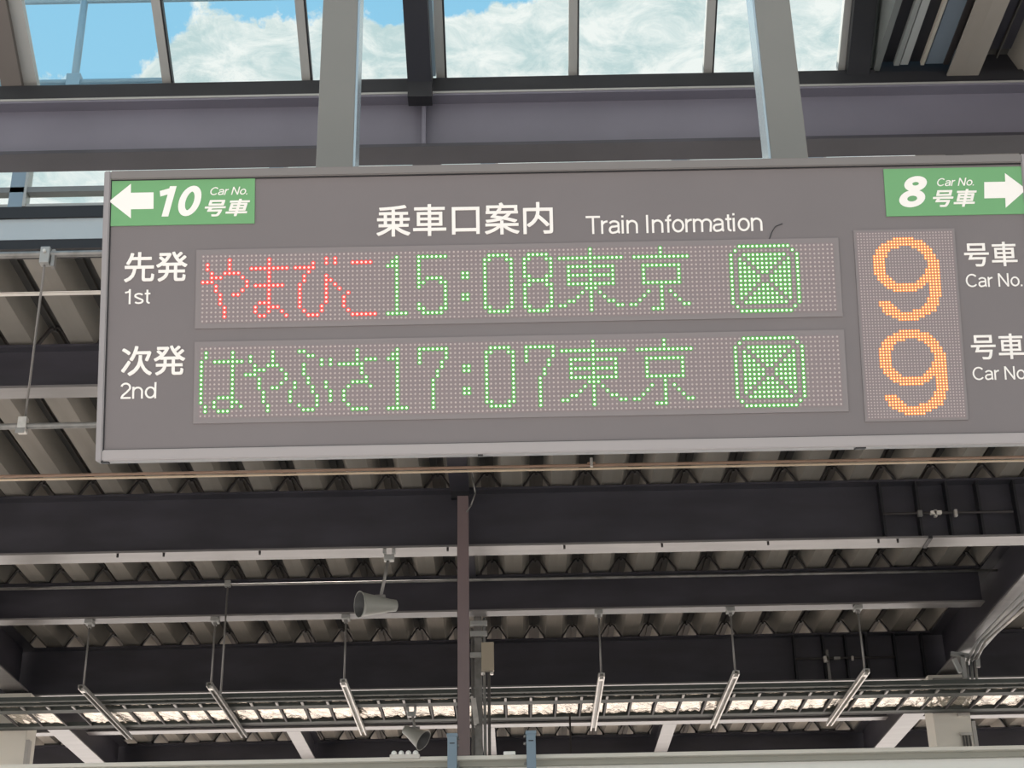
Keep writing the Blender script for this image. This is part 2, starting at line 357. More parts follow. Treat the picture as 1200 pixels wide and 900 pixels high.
for x in xs_[1:]:
    bxo('mullion', (x-.055, YE-.04, zz(60, 245)), (x+.055, YE+.05, 8.75), BLUEG, w2)
    bxo('mullion_edge', (x+.055, YE-.05, zz(60, 245)), (x+.075, YE+.05, 8.75), ALU, w2)
t = thing('edge_beam', (-3, YE+.08, z_sill0-.1), 'black edge beam under the pale sill left of the sign', 'beam')
bxo('web', (-9, YD0-.03, ZD-.02), (SKX, YD0-.005, 8.0), BLACK, t); bxo('flange', (-9, YE-.02, ZD+.0), (SKX, YE+.07, z_sill0-.002), BLACK, t)
# roof rail outside, seen through the glass at the top left
rl = thing('outside_rail', (-3, 8.3, 9.0), 'blurred blue grey tubular railing beyond the glass, top left corner', 'railing')
YR = 9.3; zA = atY(100, 96, YR).z; zB_ = atY(100, 1, YR).z; xv = atY(93, 50, YR)
RAILM = mat('rail_blue_grey', (.22, .33, .42), .4)
tbo('rail', (-9, YR, zA), (atY(192, 96, YR).x+.02, YR, zA), .022, RAILM, rl); tbo('rail', (-9, YR, zB_), (2, YR, zB_), .022, RAILM, rl)
tbo('rail', (-9, YR, zA-.035), (atY(192, 96, YR).x+.02, YR, zA-.035), .014, RAILM, rl)
tbo('post', (xv.x, YR, zA-.35), (xv.x, YR, zB_+.3), .028, RAILM, rl); bm = bmesh.new(); box(bm, (xv.x-.05, YR-.04, zA-.05), (xv.x+.05, YR+.04, zA+.05), rl.location); obj('clamp', bm, RAILM, rl)

# ================================================================ LEFT SIDE PIPES
def zof(px, py, Y): return atY(px, py, Y).z
Yp = 9.85
za = zof(55, 298, Yp); xc = atY(54, 300, Yp).x
t = thing('hanging_pipe', (-3.4, Yp, za), 'grey pipe at the upper left under the pale sill, clamped near the frame edge', 'pipe')
tbo('pipe', (-9, Yp, za), (2.2, Yp, za), .024, GREYM, t); bxo('clamp', (xc-.035, Yp-.04, za-.09), (xc+.035, Yp+.03, za+.045), ALU, t, .006)
bxo('clamp', (xc+.045, Yp-.02, za-.11), (xc+.07, Yp+.03, za+.03), GREYM, t)
tbo('bolt', (xc, Yp-.06, za-.0), (xc, Yp-.03, za-.0), .012, BRIGHTM, t, 8)
Yq = 11.15; zb = zof(55, 499, Yq); xd = atY(27, 498, Yq).x
t = thing('hanging_pipe', (-4.5, Yq, zb), 'grey pipe at the lower left beside the sign, held by the rod end clamp', 'pipe')
tbo('pipe', (-9, Yq, zb), (2.2, Yq, zb), .024, GREYM, t); bxo('clamp', (xd-.035, Yq-.04, zb-.06), (xd+.035, Yq+.03, zb+.07), BRIGHTM, t, .006); bxo('clamp', (xd-.04, Yq-.045, zb-.075), (xd+.03, Yq-.04, zb-.03), GREYM, t)
t = tag(obj('hanging_rod', (lambda bm: (tube(bm, (xc, Yp-.01, za-.10), (xd+.01, Yq, zb+.08), .009, 8), bm)[1])(bmesh.new()), ROD), 'thin slanting steel rod between the two pipe clamps left of the sign', 'rod')
Yw = 10.55; zw = zof(60, 344, Yw)
tag(obj('conduit', (lambda bm: (tube(bm, (-9, Yw, zw), (9, Yw, zw), .016, 8), bm)[1])(bmesh.new()), WHITEL), 'thin pale conduit crossing the roof left of the sign at its top third', 'conduit')
# paired brown pipes under the sign
Yc = 13.1; zc = zof(600, 547, Yc)
t = thing('pipe_run', (0, Yc, zc), 'paired thin brown pipes running just below the sign', 'pipe')
tbo('pipe', (-9, Yc, zc), (9, Yc, zc), .014, COPPER, t); tbo('pipe', (-9, Yc+.01, zc-.030), (9, Yc+.01, zc-.030), .011, mat('tan_pipe', (.60, .47, .33), .4), t)
P = atY(693, 541, Yc-.02); bxo('pipe_clip', (P.x-.012, Yc-.04, zc-.03), (P.x+.012, Yc-.01, zc+.06), BRIGHTM, t, .003); bxo('pipe_clip', (P.x-.035, Yc-.03, zc+.005), (P.x+.035, Yc-.012, zc+.02), COPPER, t, .003)
# pipe in front of the second beam
Yd = 17.3; zd = zof(600, 679, Yd)
tag(obj('long_pipe', (lambda bm: (tube(bm, (-6.43, Yd, zd), (5.535, Yd, zd), .016, 8), bm)[1])(bmesh.new()), GREYM), 'thin grey pipe along the top of the second beam below the sign', 'pipe')

tag(obj('long_pipe', (lambda bm: (tube(bm, (5.565, Yd, zd), (10, Yd, zd), .016, 8), bm)[1])(bmesh.new()), GREYM), 'short thin grey pipe at the right edge beyond the lit girder', 'pipe')
P = atZ(1084, 640, 7.0); bxo('splice_gap', (P.x-.02, 14.75, 6.99), (P.x+.02, 15.03, 7.02), BLACK, b1)
# ================================================================ SIGN POSTS
for nm, px, X, lab, side in ((0, 391, -.583, 'grey square post above the left half of the sign, bright right edge', 1), (1, 929, .947, 'grey square post above the right half of the sign, blue lit left side', -1)):
    zt = 9.6; hw = .062
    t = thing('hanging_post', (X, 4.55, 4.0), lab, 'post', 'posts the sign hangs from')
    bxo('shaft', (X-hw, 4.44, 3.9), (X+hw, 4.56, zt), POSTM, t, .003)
    bxo('lit_side', (X+side*hw, 4.445, 4.4), (X+side*(hw+.008), 4.555, zt), mat('post_side_lit', (.45, .52, .56), .25, metal=.6), t)  # light on the post's inner side put into a paler blue face

# ================================================================ THE SIGN
TH = R(15)
P0 = atY(112, 541, 4.3)
U = Vector((1, 0, 0)); V = Vector((0, -math.sin(TH), math.cos(TH))); NRM = Vector((0, -math.cos(TH), -math.sin(TH)))
def uv(px, py):
    d = ray(px, py); tt = (P0-EYE).dot(NRM)/d.dot(NRM); P = EYE+d*tt-P0
    return P.dot(U), P.dot(V)
sign = thing('departure_sign', P0, 'long grey hanging departure board with dot matrix displays and green car number plates', 'sign', None, (TH, 0, 0))
U1 = uv(1213, 300)[0]; V1 = .5*(uv(125, 196)[1]+uv(1190, 186)[1])
print('sign size', U1, V1, 'tl', uv(125, 196), 'tr', uv(1190, 186), 'br', uv(1200, 527))
# local frame: x = right, y = depth (negative towards the viewer), z = up
def sb(name, u0, v0, u1, v1, d0, d1, mt_, parent=None, bevel=0):
    bm = bmesh.new(); box(bm, (u0, d0, v0), (u1, d1, v1))
    if bevel: bmesh.ops.bevel(bm, geom=bm.edges[:], offset=bevel, segments=2, affect='EDGES')
    return obj(name, bm, mt_, parent or sign)
fr = .020
sb('housing', .05, .07, U1-.05, V1-.03, .045, .20, FRAME)
sb('face_panel', fr, .034, U1-fr, V1-.028, .004, .045, FACE)
sb('left_rail', 0, 0, fr, V1, -.006, .05, FRAME, bevel=.003)
sb('right_rail', U1-fr, 0, U1, V1, -.006, .05, FRAME, bevel=.003)
sb('bottom_rail', fr, 0, U1-fr, .034, -.006, .05, mat('sign_bottom_rail', (.34, .315, .315), .35, metal=.2), bevel=.003)
sb('top_rail', fr, V1-.028, U1-fr, V1, -.008, .05, mat('sign_top_rail', (.19, .175, .17), .45), bevel=.003)
sb('seam', fr, .0335, U1-fr, .0355, -.001, .005, BLACK); sb('seam', fr+.0005, .03, fr+.003, V1-.03, -.001, .005, BLACK)
sb('seam', fr, V1-.031, U1-fr, V1-.028, -.001, .005, BLACK)
for a, b in ((118, 126), (1004, 1016), (560, 566)): 
    u_ = uv(a, 540)[0]; sb('drain_slot', u_, -.004, uv(b, 540)[0], .0, .0, .03, BLACK)

# --- lettering from the built-in font, turned into meshes and fitted to its box
def text_mesh(s, bold=0.0, sh=0.0):
    c = bpy.data.curves.new('t', 'FONT'); c.body = s; c.offset = bold; c.resolution_u = 4; c.shear = sh
    o = bpy.data.objects.new('t', c); COL.objects.link(o)
    dg = bpy.context.evaluated_depsgraph_get(); me = bpy.data.meshes.new_from_object(o.evaluated_get(dg))
    bpy.data.objects.remove(o); bpy.data.curves.remove(c); return me
def arc(cx, cy, rx, ry, a0, a1, n=10): return [(cx+rx*math.cos(R(a0+(a1-a0)*i/n)), cy+ry*math.sin(R(a0+(a1-a0)*i/n))) for i in range(n+1)]
def sans_mesh(s, w, sh):
    """plain sans letters drawn as even strokes; cap height 1"""
    e = w/2; xh = .74; o = e
    ell = lambda cx, cy, rx, ry: (arc(cx, cy, rx, ry, 0, 360, 28), True)
    G = {
     'T': (.80, [[(0, 1-o), (.76, 1-o)], [(.38, 1-o), (.38, 0)]]), 'I': (.30, [[(e, 0), (e, 1)]]),
     'r': (.40, [[(e, 0), (e, xh)], arc(.34, .44, .34-e, xh-o-.44, 180, 88)]),
     'i': (.26, [[(e, 0), (e, xh)], [(e, 1-w), (e, 1)]]),
     'n': (.70, [[(e, 0), (e, xh)], arc(.30, .44, .30-e, xh-o-.44, 180, 0)+[(.60-e, 0)]]),
     'm': (1.04, [[(e, 0), (e, xh)], arc(.27, .46, .27-e, xh-o-.46, 180, 0)+[(.54-e, 0)], arc(.54-e+.235, .46, .235, xh-o-.46, 180, 0)+[(1.01-e-.04, 0)]]),
     'a': (.68, [arc(.29, .52, .23, xh-o-.52, 165, 0)+[(.52, .14)]+arc(.60, .14, .08, .14-o*.8, 180, 260, 5), [(.52, .43)]+[(.40, .405), (.26, .39)]+arc(.22, .215, .22-e, .172, 100, 270)+arc(.26, .24, .26, .24-o, 275, 350, 6)]),
     'f': (.36, [[(.16, 0), (.16, .80)]+arc(.30, .80, .14, .20-o, 180, 85, 6), [(0, xh-o), (.33, xh-o)]]),
     't': (.38, [[(.15, .94), (.15, .18)]+arc(.29, .18, .14, .18-o, 180, 275, 6), [(0, xh-o), (.33, xh-o)]]),
     'o': (.70, [ell(.32, xh/2, .32-e, xh/2-o)]), 's': (.62, [arc(.28, xh*.73, .24-e*.3, xh*.27-o, 25, 200, 10)+[(.16, .43), (.38, .32)]+arc(.27, .20, .27-e*.6, .20-o, 30, -150, 12)]),
     'd': (.70, [[(.58, 0), (.58, 1)], ell(.31, xh/2, .31-e, xh/2-o)]),
     'C': (.87, [arc(.44, .5, .44-e, .5-o, 42, 318, 26)]), 'N': (.86, [[(e, 0), (e, 1)], [(e, 1-o*.3), (.74-e, o*.3)], [(.74-e, 0), (.74-e, 1)]]),
     '.': (.26, [[(w*.6, 0), (w*.6, w*1.15)]]), ' ': (.34, []),
     '1': (.64, [[(.38, 0), (.38, 1)], [(.38, .93), (.32, .82), (.10, .765)]] if w < .15 else [[(.36, 0), (.36, 1)], [(.36, .86), (.04, .755)]]),
     '2': (.66, [arc(.29, .70, .27-e*.5, .30-o, 165, -25, 14)+[(.34, .40), (.14, .22), (e*1.1, o)], [(e*.4, o), (.58, o)]]),
     '0': (.68, [ell(.31, .5, .31-e, .5-o)]), '8': (.68, [ell(.31, .76, .27-e, .24-o+.01), ell(.31, .275, .31-e, .275-o+.01)])}
    bm = bmesh.new(); x = 0
    for ch in s:
        adv, strokes = G[ch]
        for si, st in enumerate(strokes):
            cl = isinstance(st, tuple); P = [Vector((p[0], p[1])) for p in (st[0][:-1] if cl else st)]
            P = [p for k, p in enumerate(P) if k == 0 or (p-P[k-1]).length > 1e-4]; n = len(P); Lf = []; Rt = []
            for k in range(n):
                a = P[(k-1) % n] if (cl or k > 0) else None; b = P[(k+1) % n] if (cl or k < n-1) else None
                d1 = (P[k]-a).normalized() if a is not None else None; d2 = (b-P[k]).normalized() if b is not None else None
                d1 = d1 or d2; d2 = d2 or d1; t_ = (d1+d2).normalized(); nn = Vector((-t_.y, t_.x)); q = e/max(.5, nn.dot(Vector((-d1.y, d1.x))))
                for lst, sg in ((Lf, 1), (Rt, -1)):
                    c = P[k]+nn*q*sg; lst.append(bm.verts.new((x+c.x+sh*c.y, c.y, .00015*si)))
            for k in range(n if cl else n-1):
                bm.faces.new((Rt[k], Rt[(k+1) % n], Lf[(k+1) % n], Lf[k]))
        x += adv
    me = bpy.data.meshes.new('t'); bm.to_mesh(me); bm.free(); return me
def lettering(s, pl, pt, pr, pb, depth=.0, bold=0.0, sh=0.0, mt_=None, parent=None):
    """pl..pb: pixel box of the inked area on the sign face"""
    if ord(s[0]) < 256: me = sans_mesh(s, bold, sh)
    else:
        me = text_mesh(s, 0, sh)
        if bold:                       # heavier weight: overlay slightly shifted copies
            b0_ = bmesh.new()
            for dx_, dy_ in ((-1, -1), (1, -1), (-1, 1), (1, 1), (0, 0)):
                m2 = me.copy(); m2.transform(Matrix.Translation((dx_*bold, dy_*bold, .0002*(dx_+2*dy_+3)))); b0_.from_mesh(m2); bpy.data.meshes.remove(m2)
            b0_.to_mesh(me); b0_.free()
    xs = [v.co.x for v in me.vertices]; ys = [v.co.y for v in me.vertices]
    ym = (pt+pb)/2; xm = (pl+pr)/2
    u0 = uv(pl, ym)[0]; u1 = uv(pr, ym)[0]; v1 = uv(xm, pt)[1]; v0 = uv(xm, pb)[1]
    ax = (u1-u0)/(max(xs)-min(xs)); ay = (v1-v0)/(max(ys)-min(ys)); mnx = min(xs); mny = min(ys)
    for v in me.vertices: v.co = Vector((u0+(v.co.x-mnx)*ax, depth-v.co.z, v0+(v.co.y-mny)*ay))
    # thin solid letters
    bm = bmesh.new(); bm.from_mesh(me); bpy.data.meshes.remove(me)
    bmesh.ops.recalc_face_normals(bm, faces=bm.faces[:])
    r = bmesh.ops.extrude_face_region(bm, geom=bm.faces[:]); vs = [e for e in r['geom'] if isinstance(e, bmesh.types.BMVert)]
    for v in vs: v.co.y += .0012
    bmesh.ops.recalc_face_normals(bm, faces=bm.faces[:])
    return obj('lettering', bm, mt_ or LETTER, parent or sign)
T = .0018
lettering('乗車口案内', 441, 238, 648, 275.5, T, .010)
lettering('Train Information', 686.5, 251.0, 893.5, 272.5, T, .112)
lettering('先発', 145.5, 295, 219.5, 330, T, .012)
lettering('1st', 146, 338.5, 176, 356, T, .112)
lettering('次発', 142, 405, 217, 440, T, .012)
lettering('2nd', 141, 448, 183, 467, T, .112)
lettering('号車', 1130, 283.5, 1192, 312, T, .010)
lettering('Car No.', 1132, 320, 1198, 336, T, .112)
lettering('号車', 1138, 391, 1200, 421, T, .010)
lettering('Car No.', 1140, 429, 1205, 445, T, .112)

# --- green car number plates
def plate(q, label=None):
    u0 = uv(q[0], (q[1]+q[3])/2)[0]; u1 = uv(q[2], (q[1]+q[3])/2)[0]
    xm = (q[0]+q[2])/2; v1 = uv(xm, q[1])[1]; v0 = uv(xm, q[3])[1]
    return sb('number_plate', u0, v0, u1, v1, .0, .006, GREEN)
def arrow(parent, pts):
    bm = bmesh.new(); vs = [bm.verts.new((uv(x, y)[0], -.0012, uv(x, y)[1])) for x, y in pts]
    f = bm.faces.new(vs); r = bmesh.ops.extrude_face_region(bm, geom=[f])
    for v in [e for e in r['geom'] if isinstance(e, bmesh.types.BMVert)]: v.co.y += .0014
    bmesh.ops.recalc_face_normals(bm, faces=bm.faces[:]); return obj('arrow', bm, LETTER, parent)
PLT = -.0012
p1 = plate((127, 206.3, 298.5, 263.3), None)
arrow(p1, [(128, 236), (153.5, 215.5), (153.5, 226), (180, 225.5), (180, 244.8), (153.5, 245.3), (153.5, 256)])
lettering('10', 187, 218, 236, 253.5, PLT, .19, .22, None, p1)
lettering('Car No.', 246.5, 219, 290, 228.5, PLT, .12, .22, None, p1)
lettering('号車', 240, 233.5, 293, 253.5, PLT, .020, .25, None, p1)
p2 = plate((1037, 196.5, 1207, 252), None)
lettering('8', 1053, 206.5, 1087, 243, PLT, .19, .22, None, p2)
lettering('Car No.', 1098, 208.5, 1141, 218, PLT, .12, .22, None, p2)
lettering('号車', 1093, 222, 1145, 242.5, PLT, .020, .25, None, p2)
arrow(p2, [(1203, 222), (1178.5, 243.5), (1178, 232), (1153.5, 232.5), (1153.3, 213.5), (1178, 213), (1177.5, 203)])

# --- dot matrix displays
def rr(*a):
    out = set()
    for x in a:
        if isinstance(x, tuple): out |= set(range(x[0], x[1]+1))
        else: out.add(x)
    return out
def dots(name, pts, r, d, mt_, parent, dome=0):
    vs = []; fs = []
    for (u, v) in pts:
        b = len(vs); n = 6
        for i in range(n):
            a = math.pi/6+2*math.pi*i/n; vs.append((u+r*math.cos(a), d, v+r*math.sin(a)))
        if dome:
            vs.append((u, d-dome, v))
            for i in range(n): fs.append((b+i, b+(i+1) % n, b+n))
        else: fs.append(tuple(range(b, b+n)))
    me = bpy.data.meshes.new(name); me.from_pydata(vs, [], fs); me.update()
    o = obj(name, me, mt_, parent); o['kind'] = 'stuff'; return o
def display(tl, tr, bl, br, nc, nr, lit, window, rr_):
    """lit: list of (material pair, {(r,c)})"""
    A, B, C_, D = [Vector(uv(*p)) for p in (tl, tr, bl, br)]
    u0 = (A.x+C_.x)/2; u1 = (B.x+D.x)/2; vt = (A.y+B.y)/2; vb = (C_.y+D.y)/2
    pu = (u1-u0)/(nc-1); pv = (vt-vb)/(nr-1)
    print('led', pu, pv, [tuple(round(q, 4) for q in x) for x in (A, B, C_, D)])
    m_ = window; w = sb('led_display', u0-m_, vb-m_, u1+m_, vt+m_, .0, .01, LEDBACK)
    sb('lens_window', u0-.006, vb-.006, u1+.006, vt+.006, -.001, .003, LEDW, w)
    pos = lambda r, c: (u0+c*pu, vt-r*pv)
    on = set()
    for _, s in lit: on |= s
    dots('unlit_dots', [pos(r, c) for r in range(nr) for c in range(nc) if (r, c) not in on], pu*rr_[0], -.0012, DOT, w, pu*.12)
    for (core, ring), s in lit:
        pp = [pos(r, c) for r, c in sorted(s)]
        dots('lit_dot_halos', pp, pu*rr_[1], -.0011, ring, w); dots('lit_dots', pp, pu*rr_[2], -.0017, core, w, pu*.1)  # wide glowing discs added as bloom, small domes are the dots
    return w
def rows(d): return {(r, c) for r, s in d.items() for c in s}
icon = {0: rr((122, 133)), 1: rr(121, 134), 14: rr(121, 134), 15: rr((122, 133))}
for r in range(2, 14):
    i = r-2; s = {120, 135}
    for c in range(122, 134):
        if c-122 not in (i, 11-i): s.add(c)
    icon[r] = s
for r in (7, 8): icon[r] -= {127, 128}
tokyo = {0: rr(88, 104), 1: rr(88, 104), 2: rr((81, 95), (98, 110)), 3: rr(88), 4: rr((83, 93), (100, 108)), 5: rr(83, 88, 93, 100, 108), 6: rr((83, 93), 100, 108),
 7: rr(83, 88, 93, 100, 108), 8: rr((83, 93), (100, 108)), 9: rr(87, 88, 89, 104), 10: rr(86, 88, 90, 101, 104, 106), 11: rr(85, 88, 91, 100, 104, 107),
 12: rr(83, 84, 88, 92, 93, 99, 104, 108), 13: rr(81, 82, 88, 94, 95, 97, 98, 104, 109, 110), 14: rr(88, 102, 103, 104)}
one = {1: rr(44), 2: rr(43, 44), 3: rr(42, 43, 44), 14: rr((42, 46))}
for r in range(4, 14): one[r] = rr(44)
colon = {5: rr(59, 60), 6: rr(59, 60), 10: rr(59, 60), 11: rr(59, 60)}
zero = {1: rr((65, 69)), 2: rr(64, 65, 69, 70), 13: rr(64, 65, 69, 70), 14: rr((65, 69))}
for r in range(3, 13): zero[r] = rr(64, 70)
five = {1: rr((49, 55)), 2: rr(49), 3: rr(49), 4: rr(49), 5: rr(49), 6: rr(49, (51, 54)), 7: rr(49, 50, 54, 55), 8: rr(49, 55), 9: rr(55), 10: rr(55), 11: rr(55), 12: rr(49, 55), 13: rr(49, 50, 54, 55), 14: rr((50, 54))}
eight = {1: rr((74, 78)), 2: rr(73, 74, 78, 79), 3: rr(73, 79), 4: rr(73, 79), 5: rr(73, 79), 6: rr(73, 74, 78, 79), 7: rr((74, 78)), 8: rr(73, 74, 78, 79), 9: rr(73, 79), 10: rr(73, 79), 11: rr(73, 79), 12: rr(73, 79), 13: rr(73, 74, 78, 79), 14: rr((74, 78))}
def seven(c):
    d = {1: rr((c, c+6)), 2: rr(c, c+6), 3: rr(c, c+6), 4: rr(c, c+5), 5: rr(c+5), 6: rr(c+4), 7: rr(c+4)}
    for r in range(8, 15): d[r] = rr(c+3)
    return d
yamabiko = {1: rr(6, 15, 28, 30), 2: rr(1, 6, 15, 25, 28, 30, (34, 38)), 3: rr(1, 6, (11, 19), (21, 25)), 4: rr(2, 5, 6, 7, 8, 15, 24), 5: rr(2, 3, 4, 9, 15, 23, 28),
 6: rr(0, 1, 2, 10, 15, 23, 28, 29), 7: rr(3, 10, (12, 18), 22, 28, 30), 8: rr(3, 9, 15, 22, 28, 31), 9: rr(4, 7, 8, 15, 22, 28, 33), 10: rr(4, 15, 22, 28, 32), 11: rr(4, 13, 14, 15, 22, 28, 32),
 12: rr(5, 12, 15, 16, 17, 22, 27, 32), 13: rr(5, 12, 15, 18, 23, 27, 33), 14: rr(5, 13, 14, 19, 24, 25, 26, (34, 39))}
hayabusa = {1: rr(1, 7, 16, 22, 23, 35), 2: rr(1, 7, 11, 16, 24, 25, 35), 3: rr(0, (3, 9), 11, 16, 27, 29, 35, 37, 38, 39), 4: rr(0, 7, 12, 15, 16, 17, 23, 27, 29, (31, 36)), 5: rr(0, 7, 12, 13, 14, 18, 23, 36),
 6: rr(0, 7, 10, 11, 12, 19, 23, 36), 7: rr(0, 7, 13, 19, 24, 37), 8: rr(0, 7, 13, 18, 21, 24, 28, (34, 37)), 9: rr(0, 7, 13, 16, 17, 21, 25, 28, 33, 38), 10: rr(0, 7, 14, 20, 25, 29, 32),
 11: rr(0, 4, 5, 6, 7, 14, 20, 26, 29, 32), 12: rr(0, 3, 7, 8, 14, 20, 26, 29, 32), 13: rr(1, 3, 7, 9, 15, 22, 26, 33), 14: rr(1, 4, 5, 6, 15, 23, 24, 25, (34, 37))}
g = set()
for d in (one, five, colon, zero, eight, tokyo, icon): g |= rows(d)
display((238.3, 298.1), (974.7, 289.6), (237.3, 373.9), (978.7, 365.4), 144, 16, [(RED, rows(yamabiko)), (GRN, g)], .022, (.25, .58, .29))
g = set()
for d in (hayabusa, one, seven(49), colon, zero, seven(73), tokyo, icon): g |= rows(d)
display((236.7, 406.7), (981.7, 396.9), (235, 484.8), (985, 476.7), 144, 16, [(GRN, g)], .022, (.25, .58, .29))
nine = {2: rr((12, 18)), 3: rr((10, 21)), 4: rr((8, 22)), 5: rr((7, 13), (18, 23)), 6: rr((6, 10), (20, 24)), 7: rr((6, 9), (21, 24)), 8: rr((5, 9), (22, 25)), 9: rr((5, 8), (22, 25)), 10: rr((5, 8), (23, 26)),
 11: rr((5, 8), (23, 26)), 12: rr((5, 8), (23, 26)), 13: rr((5, 8), (22, 26)), 14: rr((5, 8), (22, 26)), 15: rr((6, 9), (21, 26)), 16: rr((6, 10), (20, 26)), 17: rr((7, 11), (19, 26)), 18: rr((8, 21), (23, 26)), 19: rr((9, 20), (23, 26)),
 20: rr((11, 18), (23, 26)), 21: rr((23, 26)), 22: rr((23, 26)), 23: rr((22, 25)), 24: rr((6, 9), (22, 25)), 25: rr((6, 10), (21, 25)), 26: rr((7, 11), (20, 24)), 27: rr((7, 12), (17, 24)), 28: rr((8, 22)), 29: rr((10, 20)), 30: rr((12, 18))}
g = rows(nine) | {(r+32, c) for r, c in rows(nine)}
display((1005.9, 273.6), (1115, 272.5), (1017.5, 489.5), (1129, 487), 32, 64, [(AMB, g)], .012, (.25, .52, .25))
# hair stuck on the face
bm = bmesh.new(); hp = [(917, 262), (909, 265), (905, 271), (902, 279), (900, 289)]
for a, b in zip(hp, hp[1:]):
    A, B = uv(*a), uv(*b); tube(bm, (A[0], .002, A[1]), (B[0], .002, B[1]), .0012, 6)
obj('stray_fibre', bm, BLACK, sign)

# ================================================================ HORN SPEAKERS
def horn(loc, axis, L_, r0, r1, label, rodtop=None, flange=None):
    t = thing('horn_speaker', loc, label, 'speaker', 'horn speakers')
    ax = Vector(axis).normalized(); a = ax.cross(Vector((0, 0, 1))).normalized(); b = ax.cross(a)
    prof = [(-.5, r0*.55), (-.47, r0*.9), (-.30, r0), (.1, r0+(r1-r0)*.5), (.40, r1*.93), (.5, r1), (.50, r1*1.04), (.485, r1*1.05)]
    inner = [(.5, r1*.97), (.2, r1*.6), (-.1, r1*.25)]
    def lathe(nm, prof, mt_, cap):
        bm = bmesh.new(); n = 28; rings = []
        for s, r in prof: rings.append([bm.verts.new(ax*(s*L_)+(a*math.cos(2*math.pi*i/n)+b*math.sin(2*math.pi*i/n))*r) for i in range(n)])
        for q, w in zip(rings, rings[1:]):
            for i in range(n): bm.faces.new((q[i], w[i], w[(i+1) % n], q[(i+1) % n])).smooth = True
        bm.faces.new(rings[0] if cap == 0 else rings[-1]); bmesh.ops.recalc_face_normals(bm, faces=bm.faces[:]); return obj(nm, bm, mt_, t)
    lathe('bell', prof, HORN, 0); lathe('throat', inner, mat('horn_inside', (.10, .10, .10), .5), 1)
    if rodtop:
        L0 = Vector(loc); top = Vector(rodtop)
        tbo('rod', L0+Vector((0.02, 0, r0*.8)), top, .016, GREYM, t); bxo('clamp', (top.x-.05, top.y-.04, top.z-.06), (top.x+.05, top.y+.04, top.z+.0), ALU, t, .008)
        for sx in (-1, 1): bxo('clamp_jaw', (top.x+sx*.045-.015, top.y-.05, top.z-.0), (top.x+sx*.045+.015, top.y+.03, top.z+.055), ALU, t, .004)
        bxo('yoke', (L0.x-.03, L0.y-.02, L0.z+r0*.7), (L0.x+.07, L0.y+.02, L0.z+r0*1.1+.03), GREYM, t, .004)
    return t
P = atY(443, 709, 14.80); top = atZ(456, 649, 6.955); top.y = 14.80
horn(P, (-1, -.55, -.12), .40, .065, .125, 'grey horn speaker hanging by a rod from the deep beam below the sign', (atY(456, 655, 14.8).x, 14.80, 7.0-.06))
P = atY(485, 861, 18.8)
horn(P, (.72, -.25, -.5), .30, .06, .125, 'grey horn speaker low beside the brown post, tilted, above the fascia', (P.x-.03, 18.8, 6.385))

# ================================================================ POSTS, COLUMNS
Xp = atY(543, 700, 14.62).x
t = thing('brown_post', (Xp, 14.62, 0), 'slim reddish brown post rising from behind the fascia to the deep beam', 'post')
zt = atY(543, 583, 14.62).z
bxo('shaft', (Xp-.055, 14.57, 0.0), (Xp+.055, 14.67, zt), POSTB, t, .004); bxo('edge', (Xp-.058, 14.575, 0.3), (Xp-.055, 14.66, zt-.02), BLACK, t)
# wire looping down beside it
bm = bmesh.new(); wp = [(552, 535), (554, 560), (557, 578), (552, 592), (547, 600)]
for a, b in zip(wp, wp[1:]): tube(bm, atY(*a, 14.5), atY(*b, 14.5), .008, 6)
tag(obj('cable', bm, GREYM), 'thin grey cable looping over the top of the brown post', 'cable')

Yk = 17.80; Xk = atY(566, 800, Yk).x
t = thing('service_riser', (Xk, Yk, 0), 'thin grey service column with conduits and a beige junction box, right of the brown post', 'column')
def rx(p): return atY(p, 800, Yk).x
bxo('channel', (rx(556), Yk, 0), (rx(565), Yk+.08, 7.60), GREYM, t)
for px, top_ in ((554, 738), (568, 726), (573, 790)): tbo('pipe', (rx(px), Yk-.05, 0), (rx(px), Yk-.05, atY(px, top_, Yk).z), .018, ALU if px == 568 else ROD, t)
A = atY(564, 753, Yk-.12); B = atY(579, 786, Yk-.12); bxo('junction_box', (A.x, Yk-.14, B.z), (B.x, Yk-.06, A.z), mat('beige_box', (.36, .31, .235), .5), t, .004)
for px in (566, 576): tbo('cable_gland', (atY(px, 786, Yk-.1).x, Yk-.1, B.z-.04), (atY(px, 786, Yk-.1).x, Yk-.1, B.z), .022, BRIGHTM, t, 8)
for py_ in (728, 740, 765): 
    A = atY(551, py_, Yk-.09); B = atY(571, py_+5, Yk-.09); bxo('bracket', (A.x, Yk-.11, B.z), (B.x, Yk-.06, A.z), ALU, t, .003)
for px, a_, b_ in ((553, 816, 850), (556, 818, 848)): baro('strap', atY(px, a_, Yk-.1), atY(px+4, b_, Yk-.1), .03, .01, BRIGHTM, t)

